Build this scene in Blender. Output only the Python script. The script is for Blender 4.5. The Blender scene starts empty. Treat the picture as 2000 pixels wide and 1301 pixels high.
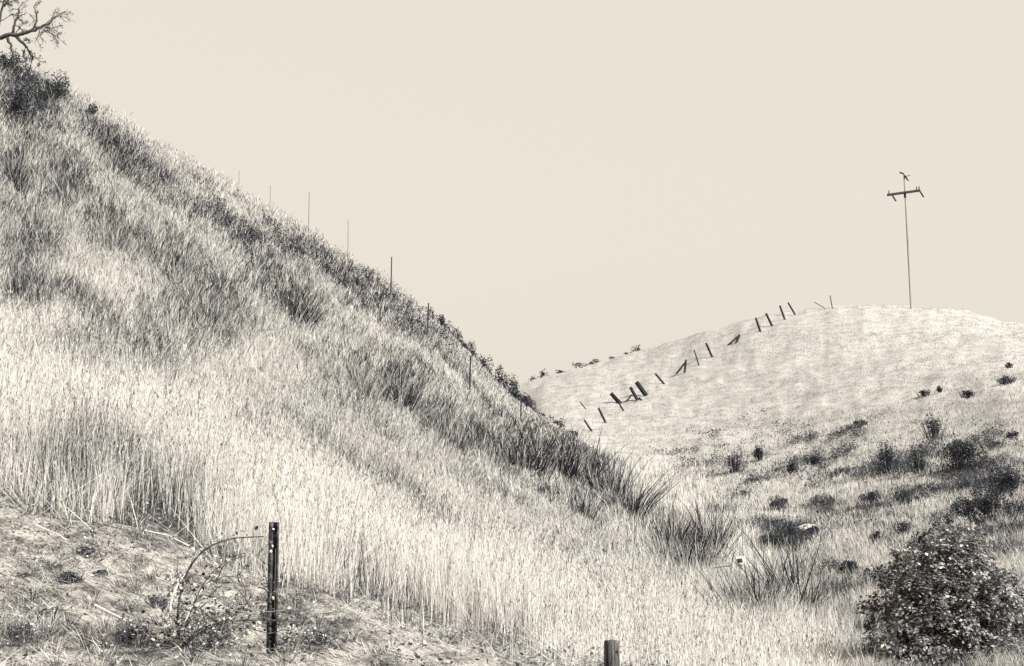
import bpy, math, random
import numpy as np
R = math.radians
rng = np.random.default_rng(7)
random.seed(7)
S = bpy.context.scene
COL = S.collection

# ------------------------------------------------------------------ camera
F = 2600.0; CX, CY = 1000.0, 650.5; PITCH = R(7.0)       # photograph pixels (2000 x 1301)
cam_d = bpy.data.cameras.new('camera'); cam = bpy.data.objects.new('camera', cam_d)
COL.objects.link(cam); S.camera = cam
cam_d.sensor_width = 36; cam_d.lens = 36*F/2000; cam_d.clip_start = .1; cam_d.clip_end = 20000
cam.location = (0, 0, 0); cam.rotation_euler = (R(90)+PITCH, 0, 0)

# ------------------------------------------------------------------ sky, sun, exposure
SUN_EL, SUN_AZ = R(38), R(128)          # azimuth clockwise from +Y: from the right, a little behind the camera
W = bpy.data.worlds.new('World'); S.world = W; W.use_nodes = True
nt = W.node_tree; nt.nodes.clear()
sky = nt.nodes.new('ShaderNodeTexSky'); sky.sky_type = 'NISHITA'; sky.sun_disc = False
sky.sun_elevation = SUN_EL; sky.sun_rotation = SUN_AZ; sky.dust_density = 6; sky.air_density = 1.5
bw = nt.nodes.new('ShaderNodeRGBToBW'); mx = nt.nodes.new('ShaderNodeMix'); mx.data_type = 'RGBA'
mx.inputs[0].default_value = .90; mx.inputs[7].default_value = (4.08, 3.77, 3.24, 1)      # flat, bleached overcast-white sky
bg = nt.nodes.new('ShaderNodeBackground'); bg.inputs[1].default_value = .1
out = nt.nodes.new('ShaderNodeOutputWorld')
nt.links.new(sky.outputs[0], bw.inputs[0]); nt.links.new(bw.outputs[0], mx.inputs[6])
nt.links.new(mx.outputs[2], bg.inputs[0]); nt.links.new(bg.outputs[0], out.inputs[0])
sd = bpy.data.lights.new('sun', 'SUN'); sun = bpy.data.objects.new('sun', sd); COL.objects.link(sun)
sd.energy = 5.0; sd.angle = R(.5); sd.color = (1, .98, .95)
sun.rotation_euler = (R(90)-SUN_EL, 0, -SUN_AZ+math.pi)
S.view_settings.view_transform = 'Standard'; S.view_settings.look = 'None'
S.view_settings.exposure = 1.08; S.view_settings.gamma = 1

# ------------------------------------------------------------------ noise
def vnoise(x, y, seed=0):
    xi = np.floor(x).astype(np.int64); yi = np.floor(y).astype(np.int64)
    fx = x-xi; fy = y-yi; fx = fx*fx*(3-2*fx); fy = fy*fy*(3-2*fy)
    def h(a, b):
        n = (a*374761393 + b*668265263 + seed*974634777) & 0xffffffff
        n = ((n ^ (n >> 13))*1274126177) & 0xffffffff
        return ((n ^ (n >> 16)) & 0xffff)/65535.0
    return (h(xi, yi)*(1-fx)+h(xi+1, yi)*fx)*(1-fy)+(h(xi, yi+1)*(1-fx)+h(xi+1, yi+1)*fx)*fy
def fbm(x, y, seed=0, o=4):
    s = 0; a = .5; t = 0
    for k in range(o):
        s = s+a*vnoise(x*2**k+17.3*k, y*2**k-9.1*k, seed+k); t += a; a *= .55
    return s/t
def sm(x, a, b):
    t = np.clip((x-a)/(b-a), 0, 1); return t*t*(3-2*t)

# ------------------------------------------------------------------ terrain profile
def Zof(Y, v):
    t = (CY-np.asarray(v, float))/F; c, s = math.cos(PITCH), math.sin(PITCH)
    return Y*(s+t*c)/(c-t*s)
def unproj(u, v, Y):
    Z = Zof(Y, v); d = Y*math.cos(PITCH)+Z*math.sin(PITCH)
    return np.array([(u-CX)/F*d, Y, Z]) if np.isscalar(u) else np.stack([(u-CX)/F*d, Y+0*d, Z], -1)
def pchip(x, y, xq):
    x = np.asarray(x, float); y = np.asarray(y, float); h = np.diff(x); d = np.diff(y)/h
    m = np.zeros(len(x)); m[0] = d[0]; m[-1] = d[-1]
    for i in range(1, len(x)-1):
        if d[i-1]*d[i] > 0:
            w1 = 2*h[i]+h[i-1]; w2 = h[i]+2*h[i-1]; m[i] = (w1+w2)/(w1/d[i-1]+w2/d[i])
    i = np.clip(np.searchsorted(x, xq)-1, 0, len(x)-2); t = (xq-x[i])/h[i]
    return ((2*t**3-3*t**2+1)*y[i]+(t**3-2*t**2+t)*h[i]*m[i]+(-2*t**3+3*t**2)*y[i+1]+(t**3-t**2)*h[i]*m[i+1])
# each column of the photograph: (distance, row) of the ground going away from the camera
PROF = {
 -500: [(8, 1290), (12, 1000), (20, 560), (33, -120), (38, -100), (60, 200), (110, 600), (160, 760)],
 16:   [(7.6, 1310), (9, 1220), (13, 990), (20, 640), (28, 360), (36, 140), (41, 170), (60, 420), (100, 700), (160, 800)],
 130:  [(7.8, 1310), (9, 1230), (13, 1010), (20, 670), (29, 380), (37, 190), (42, 220), (60, 450), (100, 720), (160, 800)],
 250:  [(8, 1305), (9.3, 1235), (12.8, 1045), (20, 720), (30, 420), (38, 250), (43, 285), (60, 480), (100, 720), (160, 800)],
 400:  [(8, 1302), (9.3, 1245), (12.6, 1090), (20, 810), (30, 530), (42, 345), (47, 375), (65, 540), (100, 740), (160, 800)],
 600:  [(8, 1300), (9.3, 1262), (12, 1150), (20, 920), (32, 640), (47, 462), (52, 490), (70, 610), (100, 745), (160, 800)],
 760:  [(8, 1300), (9.3, 1275), (12, 1205), (20, 1000), (32, 750), (50, 570), (55, 595), (72, 680), (100, 780), (160, 815)],
 840:  [(8, 1300), (9.3, 1282), (12, 1225), (20, 1035), (33, 795), (52, 632), (57, 655), (72, 740), (100, 810), (160, 810)],
 920:  [(8, 1300), (9.3, 1288), (12, 1240), (20, 1065), (34, 840), (54, 702), (59, 728), (74, 800), (100, 830), (150, 780)],
 1000: [(8, 1302), (9.5, 1290), (12, 1255), (20, 1090), (35, 890), (56, 782), (61, 808), (74, 850), (100, 850), (145, 757)],
 1060: [(8, 1302), (9.5, 1292), (12, 1262), (20, 1105), (35, 915), (57, 822), (62, 840), (74, 850), (100, 820), (142, 742)],
 1130: [(8, 1302), (9.5, 1292), (12, 1268), (20, 1120), (35, 945), (58, 864), (63, 872), (75, 862), (100, 806), (141, 724)],
 1200: [(8, 1302), (9.5, 1292), (12, 1270), (20, 1135), (36, 975), (60, 902), (66, 895), (78, 858), (100, 800), (140, 706)],
 1300: [(8, 1302), (9.5, 1292), (12, 1272), (20, 1150), (37, 1018), (46, 985), (62, 910), (80, 840), (100, 780), (138, 677)],
 1400: [(8, 1302), (9.5, 1290), (13, 1255), (23, 1135), (33, 1055), (46, 975), (62, 895), (80, 825), (100, 755), (132, 648)],
 1550: [(8, 1302), (10, 1285), (14, 1245), (23, 1130), (33, 1040), (46, 950), (62, 865), (80, 785), (100, 712), (127, 612)],
 1700: [(8, 1302), (10, 1270), (14, 1210), (23, 1090), (33, 1000), (46, 905), (62, 820), (80, 745), (100, 680), (123, 598)],
 1850: [(8, 1300), (10, 1255), (14, 1180), (23, 1050), (33, 960), (46, 865), (62, 785), (80, 715), (100, 660), (118, 604)],
 1980: [(8, 1295), (10, 1245), (14, 1160), (23, 1020), (33, 925), (46, 830), (62, 755), (80, 700), (100, 655), (112, 636)],
 2500: [(8, 1290), (10, 1230), (14, 1130), (23, 960), (33, 860), (46, 790), (62, 740), (80, 720), (100, 715), (112, 712)],
}
NU, NY = 601, 300
UG = np.linspace(-500, 2500, NU); YG = np.geomspace(1.0, 900, NY); LY = np.log(YG)
uc = sorted(PROF); ZC = []
for u in uc:
    p = PROF[u]; ys = [.5, 3.5]+[a for a, b in p]; zs = [-1.62, -1.5]+[float(Zof(a, b)) for a, b in p]
    ye, ze = ys[-1], zs[-1]
    # beyond the last ridge the land falls away
    ys += [ye+14, ye+60, 400, 900]; zs += [ze-1.2, min(ze-9, 2), min(ze-16, -6), -12]
    ZC.append(pchip(ys, zs, YG)/YG)
ZC = np.array(ZC)
ZT = np.stack([pchip(uc, ZC[:, j], UG)*YG[j] for j in range(NY)], 1)
def grids(ZT):
    Yb = YG[None, :]; d = Yb*math.cos(PITCH)+ZT*math.sin(PITCH); X = (UG[:, None]-CX)/F*d
    up = -Yb*math.sin(PITCH)+ZT*math.cos(PITCH); return X, CY-F*up/d
XT, VT = grids(ZT)
Yb = np.broadcast_to(YG[None, :], ZT.shape)
amp = .012*np.clip(Yb, 3, 60)
ZT = ZT+np.clip(Yb-6, 0, 1)*(Yb < 14)*(.16*(fbm(XT/.33, Yb/.4, 29, 3)-.5))+amp*(fbm(XT/2.2, Yb/2.2, 3)-.5)*1.1+np.clip(Yb-6, 0, 1)*.10*(fbm(XT/.6, Yb/.6, 9, 3)-.5)
XT, VT = grids(ZT)
def bil(T, u, Y):
    a = np.clip((u-UG[0])/(UG[1]-UG[0]), 0, NU-1.001); b = np.clip((np.log(Y)-LY[0])/(LY[1]-LY[0]), 0, NY-1.001)
    i = a.astype(int); j = b.astype(int); fa = a-i; fb = b-j
    return (T[i, j]*(1-fa)+T[i+1, j]*fa)*(1-fb)+(T[i, j+1]*(1-fa)+T[i+1, j+1]*fa)*fb
def P(u, Y):
    u = np.atleast_1d(np.asarray(u, float)); Y = np.atleast_1d(np.asarray(Y, float))
    return np.stack([bil(XT, u, Y), Y, bil(ZT, u, Y)], -1)
def Yat(u, v):                       # distance of the ground first met at this spot of the picture
    ys = np.geomspace(6, 400, 1200); vs = bil(VT, np.full(1200, float(u)), ys)
    k = np.nonzero(vs <= v)[0]
    return float(ys[k[0]]) if len(k) else None
def ground(u, v, dv=0):
    Y = Yat(u, v)
    while Y is None: v += 2; Y = Yat(u, v)
    return P(u, Y)[0]
def px(Y): return Y/F                # metres per photograph pixel
VC = np.where(YG[None, :] < 66, VT, 9e9).min(1)      # row of the left hill's skyline in each column
runmin = np.minimum.accumulate(VT, 1); VIS = VT <= runmin+6
def me(u): return np.interp(u, [-500, 16, 100, 200, 370, 500, 640, 760, 880, 1010, 1100, 2500], [900, 985, 1000, 1030, 1085, 1120, 1165, 1210, 1240, 1278, 1310, 1500])
def Yb_(u): return np.interp(u, [-500, 1000, 1130, 1200, 1300, 1400, 1560, 1700, 2500], [66, 68, 68, 64, 44, 28, 13, 6, 5])

# ------------------------------------------------------------------ tone map of the vegetation: where darker growth stands
DK = [(60,180,80,90,0,.9),(30,330,28,50,0,.8),(130,350,50,45,30,.75),(225,310,62,22,42,1),(305,350,60,16,25,.7),(60,290,60,30,0,.5),
 (200,440,40,50,0,.6),(250,480,70,30,35,.65),(60,480,60,50,0,.75),(45,570,38,52,0,.85),(140,605,95,28,30,.75),(340,520,85,38,35,.7),
 (420,580,60,48,30,.65),(520,540,60,32,30,.7),(570,590,38,38,25,.9),(385,625,50,35,0,.6),(460,630,60,28,20,.5),(290,700,60,45,20,.5),
 (470,462,85,18,30,.6),(380,425,65,16,30,.55),(610,490,55,18,30,.6),(690,560,110,28,30,.9),(790,640,50,28,30,.5),(870,640,50,30,35,.5),
 (775,760,45,50,30,.9),(860,835,60,38,35,.75),(950,872,90,34,22,.85),(1060,880,90,40,20,.85),(1150,915,60,40,30,.85),(1195,970,50,38,40,.7),
 (1130,975,40,28,40,.5),(1290,1035,50,28,50,.6),(1345,1085,60,42,45,.8),(1395,1040,30,36,0,.6),(1500,1190,75,55,0,.5),(1545,1060,70,24,-12,.7),
 (250,960,130,40,20,.5),(320,1035,90,40,25,.75),(120,960,90,36,15,.6),(780,1205,120,16,27,.8),(950,1262,85,16,10,.8),(860,1050,70,22,20,.35),
 (680,790,80,38,20,.35),(160,720,70,26,25,.4),(1420,905,60,24,0,.45),(1560,900,80,22,-10,.45),(1820,850,70,40,-15,.45),(1900,770,70,22,-20,.35),
 (150,1070,60,10,15,.6),(110,1130,50,14,0,.6),(240,1245,60,34,0,.8),(60,1250,60,30,0,.7),(470,1200,60,24,-20,.6),(620,1230,70,22,15,.6),(300,1150,50,14,20,.6),(200,1190,70,14,15,.6),(700,1262,60,14,10,.6),(400,1130,50,30,-30,.4),(90,1180,60,12,10,.6),(420,1240,60,30,-10,.5),(1600,1100,90,26,-8,.35),(1700,1000,90,20,-10,.4),
 (1840,930,70,28,-12,.6),(1930,960,70,24,-12,.6),(50,400,30,60,0,.4),(700,720,50,40,20,.45),(620,640,60,24,25,.35),(560,480,60,20,30,.4)]
def dark(u, v):
    s = np.zeros_like(u, float)
    for a, b, ru, rv, an, k in DK:
        c, n = math.cos(R(an)), math.sin(R(an)); du = u-a; dv = v-b
        q = ((du*c+dv*n)/ru)**2+((-du*n+dv*c)/rv)**2
        s = np.maximum(s, k*np.exp(-q*.9))
    return s
uu = np.broadcast_to(UG[:, None], VT.shape)
DG = dark(uu, VT)
RIGHT = Yb > Yb_(uu)
ME = me(uu)+46*(fbm(XT/.55, Yb/.8, 17, 4)-.5)*2*sm(uu, -200, 40)
MOWN = (VT > ME) & (Yb < 16) & ~RIGHT

# ------------------------------------------------------------------ materials
def mat_new(n):
    m = bpy.data.materials.new(n); m.use_nodes = True; t = m.node_tree; t.nodes.clear()
    return m, t, t.nodes.new('ShaderNodeOutputMaterial')
def veg_mat(name, stops, trans=.3, rough=.6, gloss=0.0):
    m, t, o = mat_new(name); at = t.nodes.new('ShaderNodeAttribute'); at.attribute_name = 'tone'
    cr = t.nodes.new('ShaderNodeValToRGB'); e = cr.color_ramp.elements
    for i, (p, c) in enumerate(stops):
        el = e[i] if i < 2 else e.new(p)
        el.position = p; el.color = (*c, 1)
    t.links.new(at.outputs['Fac'], cr.inputs[0])
    b = t.nodes.new('ShaderNodeBsdfPrincipled'); b.inputs['Roughness'].default_value = rough
    b.inputs['Specular IOR Level'].default_value = gloss
    tr = t.nodes.new('ShaderNodeBsdfTranslucent'); mi = t.nodes.new('ShaderNodeMixShader'); mi.inputs[0].default_value = trans
    t.links.new(cr.outputs[0], b.inputs['Base Color']); t.links.new(cr.outputs[0], tr.inputs[0])
    t.links.new(b.outputs[0], mi.inputs[1]); t.links.new(tr.outputs[0], mi.inputs[2]); t.links.new(mi.outputs[0], o.inputs[0])
    return m
STOPS = [(0, (.016, .018, .026)), (1, (.77, .748, .70)), (.35, (.076, .079, .088)), (.65, (.33, .315, .295))]
M_GRASS = veg_mat('dry_grass', STOPS, .46)
M_LEAF = veg_mat('leaves', STOPS, .2, .7, .08)
M_BRUSH = veg_mat('brush', STOPS, .15)
def noise_mat(name, c1, c2, scale=8, rough=.85, detail=6, contrast=(.35, .65), stretch=(1, 1, 1), bump=.3):
    m, t, o = mat_new(name); tc = t.nodes.new('ShaderNodeTexCoord'); mp = t.nodes.new('ShaderNodeMapping')
    mp.inputs['Scale'].default_value = stretch; n = t.nodes.new('ShaderNodeTexNoise')
    n.inputs['Scale'].default_value = scale; n.inputs['Detail'].default_value = detail; n.inputs['Roughness'].default_value = .65
    cr = t.nodes.new('ShaderNodeValToRGB'); e = cr.color_ramp.elements
    e[0].position, e[1].position = contrast; e[0].color = (*c1, 1); e[1].color = (*c2, 1)
    b = t.nodes.new('ShaderNodeBsdfPrincipled'); b.inputs['Roughness'].default_value = rough; b.inputs['Specular IOR Level'].default_value = .2
    bp = t.nodes.new('ShaderNodeBump'); bp.inputs['Strength'].default_value = bump; bp.inputs['Distance'].default_value = .03
    t.links.new(tc.outputs['Object'], mp.inputs[0]); t.links.new(mp.outputs[0], n.inputs[0]); t.links.new(n.outputs[0], cr.inputs[0])
    t.links.new(cr.outputs[0], b.inputs['Base Color']); t.links.new(n.outputs[0], bp.inputs['Height']); t.links.new(bp.outputs[0], b.inputs['Normal'])
    t.links.new(b.outputs[0], o.inputs[0]); return m
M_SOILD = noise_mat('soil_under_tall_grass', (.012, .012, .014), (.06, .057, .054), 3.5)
M_SOILF = noise_mat('thatch_soil', (.02, .02, .02), (.42, .39, .35), 5)
M_FARH = noise_mat('cropped_hill_turf', (.21, .203, .19), (.34, .327, .305), 1.1, stretch=(1, .45, 2.5), contrast=(.3, .6))
M_WOOD = noise_mat('weathered_post_wood', (.008, .008, .01), (.025, .025, .026), 14, stretch=(6, 6, .6))
M_WOODL = noise_mat('grey_sawn_timber', (.008, .008, .01), (.11, .105, .10), 22, stretch=(5, 5, .35), contrast=(.42, .62))
M_POLE = noise_mat('grey_pole_wood', (.15, .146, .14), (.24, .233, .22), 5, stretch=(5, 5, .5))
M_STEEL = noise_mat('dark_painted_steel', (.006, .006, .009), (.16, .15, .14), 22, rough=.6, contrast=(.5, .78))
M_CHIP = noise_mat('bare_metal', (.5, .47, .42), (.7, .65, .57), 40, rough=.5)
M_WHITE = noise_mat('white_board', (.6, .56, .48), (.75, .69, .6), 20, rough=.6, bump=.05)
M_BLACK = noise_mat('black_paint', (.02, .02, .024), (.03, .03, .034), 20, rough=.6, bump=.05)
M_BARK = noise_mat('dark_bark', (.02, .02, .022), (.07, .066, .06), 12, stretch=(4, 4, 1))
M_ROCK = noise_mat('pale_rock', (.22, .21, .19), (.5, .46, .41), 9, bump=1)

# ------------------------------------------------------------------ mesh helpers
def mesh_np(name, V, Q, mat, tone=None, smooth=False, parent=None, loc=None):
    V = np.asarray(V, np.float32); Q = np.asarray(Q, np.int32); me_ = bpy.data.meshes.new(name)
    k = Q.shape[1]
    if loc is not None: V = V-np.asarray(loc, np.float32)
    me_.vertices.add(len(V)); me_.vertices.foreach_set('co', V.ravel())
    me_.loops.add(len(Q)*k); me_.loops.foreach_set('vertex_index', Q.ravel())
    me_.polygons.add(len(Q)); me_.polygons.foreach_set('loop_start', np.arange(0, len(Q)*k, k, dtype=np.int32))
    me_.polygons.foreach_set('loop_total', np.full(len(Q), k, np.int32))
    if smooth: me_.polygons.foreach_set('use_smooth', np.ones(len(Q), bool))
    me_.update(calc_edges=True)
    if tone is not None:
        a = me_.attributes.new('tone', 'FLOAT', 'POINT'); a.data.foreach_set('value', np.asarray(tone, np.float32))
    me_.materials.append(mat); o = bpy.data.objects.new(name, me_); COL.objects.link(o)
    if parent is not None: o.parent = parent
    elif loc is not None: o.location = loc
    return o
def tag(o, label=None, cat=None, group=None, kind=None):
    if label: o['label'] = label
    if cat: o['category'] = cat
    if group: o['group'] = group
    if kind: o['kind'] = kind
    return o
def empty(name, loc, label, cat, group=None):
    o = bpy.data.objects.new(name, None); o.location = [float(q) for q in loc]; o.empty_display_size = .1; COL.objects.link(o)
    return tag(o, label, cat, group)
class MB:                             # collects quads + tone
    def __init__(s): s.v = []; s.q = []; s.t = []; s.n = 0
    def add(s, V, Q, T):
        V = np.asarray(V, float).reshape(-1, 3); Q = np.asarray(Q, int).reshape(-1, 4)
        s.v.append(V); s.q.append(Q+s.n); s.t.append(np.broadcast_to(T, (len(V),)).astype(float)); s.n += len(V)
    def build(s, name, mat, parent=None, loc=None, smooth=False):
        return mesh_np(name, np.concatenate(s.v), np.concatenate(s.q), mat, np.concatenate(s.t), smooth, parent, loc)
def blades(mb, root, h, w, lean, bend, tone, seg=3, az=None, taper=.12):
    """root Nx3, h N, w N, lean Nx3 (unit-ish start direction), bend Nx3 (offset at tip / h)"""
    n = len(root); az = rng.uniform(0, 2*np.pi, n) if az is None else az
    side = np.stack([np.cos(az), np.sin(az), np.zeros(n)], -1)
    L = seg+1; V = np.zeros((n, L, 2, 3))
    for k in range(L):
        t = k/seg; c = root+h[:, None]*(lean*t+bend*t*t)
        ww = w*(1-(1-taper)*t**1.6)*.5
        V[:, k, 0] = c-side*ww[:, None]; V[:, k, 1] = c+side*ww[:, None]
    b = (np.arange(n)*L*2)[:, None]; k = np.arange(seg)[None, :]*2
    Q = np.stack([b+k, b+k+1, b+k+3, b+k+2], -1).reshape(-1, 4)
    mb.add(V.reshape(-1, 3), Q, np.repeat(tone, L*2))
def leaves(mb, c, size, tone, nrm=None, aspect=.5):
    n = len(c); d = rng.normal(size=(n, 3)); d[:, 2] *= .6; d /= np.linalg.norm(d, axis=1)[:, None]
    e = rng.normal(size=(n, 3)); e -= (e*d).sum(1)[:, None]*d; e /= np.linalg.norm(e, axis=1)[:, None]
    s = size[:, None]; V = np.stack([c-d*s*.5, c+e*s*aspect*.5, c+d*s*.5, c-e*s*aspect*.5], 1)
    mb.add(V.reshape(-1, 3), np.arange(n*4).reshape(-1, 4), np.repeat(tone, 4))
def tube(mb, pts, rad, n=6, tone=.2, cap=True):
    pts = np.asarray(pts, float); rad = np.broadcast_to(rad, (len(pts),)).astype(float)
    T = np.gradient(pts, axis=0); T /= np.linalg.norm(T, axis=1)[:, None]+1e-9
    ref = np.array([0, 0, 1.]) if abs(T[0, 2]) < .9 else np.array([0, 1., 0])
    V = []
    for p, t, r in zip(pts, T, rad):
        a = np.cross(t, ref); a /= np.linalg.norm(a)+1e-9; b = np.cross(t, a)
        for k in range(n):
            g = 2*np.pi*(k+.5)/n; V.append(p+r*(a*math.cos(g)+b*math.sin(g)))
    Q = []
    for i in range(len(pts)-1):
        for k in range(n): Q.append([i*n+k, i*n+(k+1) % n, (i+1)*n+(k+1) % n, (i+1)*n+k])
    if cap:
        for base in (0, (len(pts)-1)*n):
            if n == 4: Q.append([base, base+1, base+2, base+3])
            else:
                for k in range(1, n-2, 2): Q.append([base, base+k, base+k+1, base+k+2 if k+2 < n else base])
    mb.add(V, Q, tone)
def box(mb, c, sx, sy, sz, M=None, tone=.2):
    v = np.array([[x, y, z] for z in (-.5, .5) for x, y in ((-.5, -.5), (.5, -.5), (.5, .5), (-.5, .5))])*[sx, sy, sz]
    if M is not None: v = v@np.asarray(M).T
    mb.add(v+c, [[0, 3, 2, 1], [4, 5, 6, 7], [0, 1, 5, 4], [1, 2, 6, 5], [2, 3, 7, 6], [3, 0, 4, 7]], tone)

# ------------------------------------------------------------------ terrain sheets
VV = np.stack([XT, Yb, ZT], -1)
cr_, cm_ = RIGHT[:-1, :-1], MOWN[:-1, :-1]
cell = np.stack(np.meshgrid(np.arange(NU-1), np.arange(NY-1), indexing='ij'), -1)
def sheet(name, mask, mat):
    ij = cell[mask]; i, j = ij[:, 0], ij[:, 1]; a = i*NY+j
    Q = np.stack([a, a+NY, a+NY+1, a+1], -1); us, inv = np.unique(Q, return_inverse=True)
    o = mesh_np(name, VV.reshape(-1, 3)[us], inv.reshape(-1, 4), mat, smooth=True); tag(o, kind='structure'); return o
near = (Yb < 7)[:-1, :-1]
FORE = (cm_ | (near & ~cr_)) & ~cr_
sheet('ground', FORE | near, M_SOILF)
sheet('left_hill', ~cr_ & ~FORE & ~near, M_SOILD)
sheet('right_hill', cr_ & ~near, M_FARH)
mb = MB(); mb.add([(-9000, -9000, -1.66), (9000, -9000, -1.66), (9000, .995, -1.66), (-9000, .995, -1.66)], [[0, 1, 2, 3]], 0)
mb.add([(-9000, 850, -12.5), (9000, 850, -12.5), (9000, 9000, -12.5), (-9000, 9000, -12.5)], [[0, 1, 2, 3]], 0)
tag(mb.build('plain', M_FARH), kind='structure')

# ------------------------------------------------------------------ sampling roots over the ground
dV = np.abs(np.diff(VT, axis=1))[:-1, :]*(UG[1]-UG[0])
dY = np.diff(Yb, axis=1)[:-1, :]; floor_ = (px(Yb[:-1, :-1])*(UG[1]-UG[0])*dY)/px(Yb[:-1, :-1])**2*.10
WV = np.where(VIS[:-1, :-1], np.maximum(dV, floor_*.6), floor_*.5)
def sample(n, dens):
    w = (WV*dens[:-1, :-1]).ravel(); cs = np.cumsum(w); k = np.searchsorted(cs, rng.random(n)*cs[-1])
    i, j = k//(NY-1), k % (NY-1)
    u = UG[i]+rng.random(n)*(UG[1]-UG[0]); Y = np.exp(LY[j]+rng.random(n)*(LY[1]-LY[0]))
    p = P(u, Y); v = bil(VT, u, Y); return p, u, v, Y
INF = ((uu > -260) & (uu < 2260) & (Yb > 6.0)).astype(float)
NZ = fbm(XT/.9, Yb/1.6, 21, 4); NZ2 = fbm(XT/3.5, Yb/5, 33, 3)

def rnd(n, s=1.0): return rng.normal(size=n)*s
def lean_of(n, spread, up=1.0):
    a = rng.uniform(0, 2*np.pi, n); r = np.abs(rng.normal(size=n))*spread
    return np.stack([np.cos(a)*r, np.sin(a)*r, np.full(n, up)], -1)

# --- tall dry grass on the left hill
TALL = INF*(~RIGHT)*(VT <= ME+8)*((Yb < 75))*(uu < 1640)*(1-.72*np.exp(-np.clip(ME-VT, 0, 999)/16.))
hgt = np.interp(Yb, [8, 14, 22, 40, 60], [.85, .8, .62, .5, .45])
area = hgt/px(Yb)*1.6
dens = TALL*(1-.45*np.clip(DG*1.2, 0, 1))*(.55+.9*NZ)*(60/area)**.8
p, u, v, Y = sample(520000, dens)
fine = fbm(p[:, 0]/.28, p[:, 1]/.45, 5, 3); D = np.clip(dark(u, v)*(.2+1.9*fine), 0, 1)
up_hill = sm(Y, 15, 26); D = np.clip(D+up_hill*.65*sm(fbm(p[:, 0]/.9, p[:, 1]/1.5, 45, 4), .56, .66)*(.3+1.3*fine), 0, 1)
ncr = np.exp(-np.clip(v-np.interp(u, UG, VC), 0, 999)/28.)*(u > 150); D *= 1-.75*ncr
keep = rng.random(len(u)) < (1-.88*D)*(1-up_hill*.55*(1-sm(fine, .36, .52)))*(1-.35*(1-sm(fine, .3, .5)))
p, u, v, Y, D, fine, up_hill = [q[keep] for q in (p, u, v, Y, D, fine, up_hill)]; N = len(u)
h = np.interp(Y, [6, 9, 13, 22, 40, 60], [.26, .46, .74, .46, .34, .27])*(1-.5*sm(u, 900, 1250))*rng.uniform(.5, 1.15, N)*(.65+.7*fbm(p[:, 0]/.5, p[:, 1]/.8, 15, 2))
crest = sm(u, 780, 900)*sm(Y, 43, 49); ed = np.exp(-np.clip(me(u)-v, 0, 999)/26.)*(Y < 18); h *= 1-ed*rng.uniform(0, .75, N); h *= 1-.55*crest; D = D*(1-.6*crest)
w = np.clip(px(Y)*(1.15-.25*up_hill), .0035, .035)*rng.uniform(.5, 1.4, N)
tone = np.clip(1.0-.03*up_hill+rnd(N, .08)-.12*fbm(p[:, 0]/2, p[:, 1]/3, 8), 0, 1)
isd = rng.random(N) < (.10+.02*up_hill+.85*D)
tone = np.where(isd, np.clip(.12-.07*up_hill+rnd(N, .10), 0, 1), tone)
sp = np.interp(Y, [10, 18, 40], [.06, .20, .36])
wa = fbm(p[:, 0]/.7, p[:, 1]/1.1, 71, 3)*14; wl = sp*.6*(up_hill*.8+.2)
ln = lean_of(N, 1.0); ln[:, :2] *= sp[:, None]; ln[:, 0] += np.cos(wa)*wl; ln[:, 1] += np.sin(wa)*wl
brk = (rng.random(N) < .07+.2*ed)*rng.uniform(.2, 1.1, N)*np.where(rng.random(N) < .5, 1, -1); ln[:, 0] += brk; ln[:, 1] += brk*rnd(N, .5)
bd = np.stack([rnd(N, .10)+.03+np.cos(wa)*wl*.8, rnd(N, .10), -np.abs(rnd(N, .08))-.1*up_hill], -1)
mb = MB(); blades(mb, p-[0, 0, .02], h, w, ln, bd, tone)
sel = rng.random(N) < .42; m = int(sel.sum())            # seed heads and side leaves
hp = p[sel]+h[sel][:, None]*(ln[sel]*.92+bd[sel]*.85)+rnd((m, 3), .012)
d_ = np.stack([rnd(m, .35), rnd(m, .35), np.ones(m)], -1); L_ = np.clip(px(Y[sel])*rng.uniform(3, 9, m), .012, .10)
blades(mb, hp-d_*L_[:, None]*.5, L_, np.clip(px(Y[sel])*(1.9-.7*up_hill[sel]), .006, .04), d_, np.zeros((m, 3)), np.where(rng.random(m) < .3+.3*D[sel], np.clip(.25+rnd(m, .15), 0, 1), tone[sel]), seg=1)
m = 2600; q, uq, vq, Yq_ = sample(m, INF*(~RIGHT)*(Yb < 17)*(uu < 1150)*np.exp(-((VT-ME-4)/26)**2)); a_ = rnd(m, .8)+np.where(rng.random(m) < .5, np.pi, 0); el = np.abs(rnd(m, .3))
blades(mb, q+[0, 0, .03], rng.uniform(.2, .7, m), np.full(m, .005), np.stack([np.cos(a_)*np.cos(el), np.sin(a_)*np.cos(el), np.sin(el)-.1], -1), np.stack([rnd(m, .1), rnd(m, .1), -np.abs(rnd(m, .1))], -1), np.where(rng.random(m) < .35, .2, .92))
tag(mb.build('tall_grass', M_GRASS), 'tall pale dry grass covering the steep left hillside', 'grass', kind='stuff')

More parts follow.
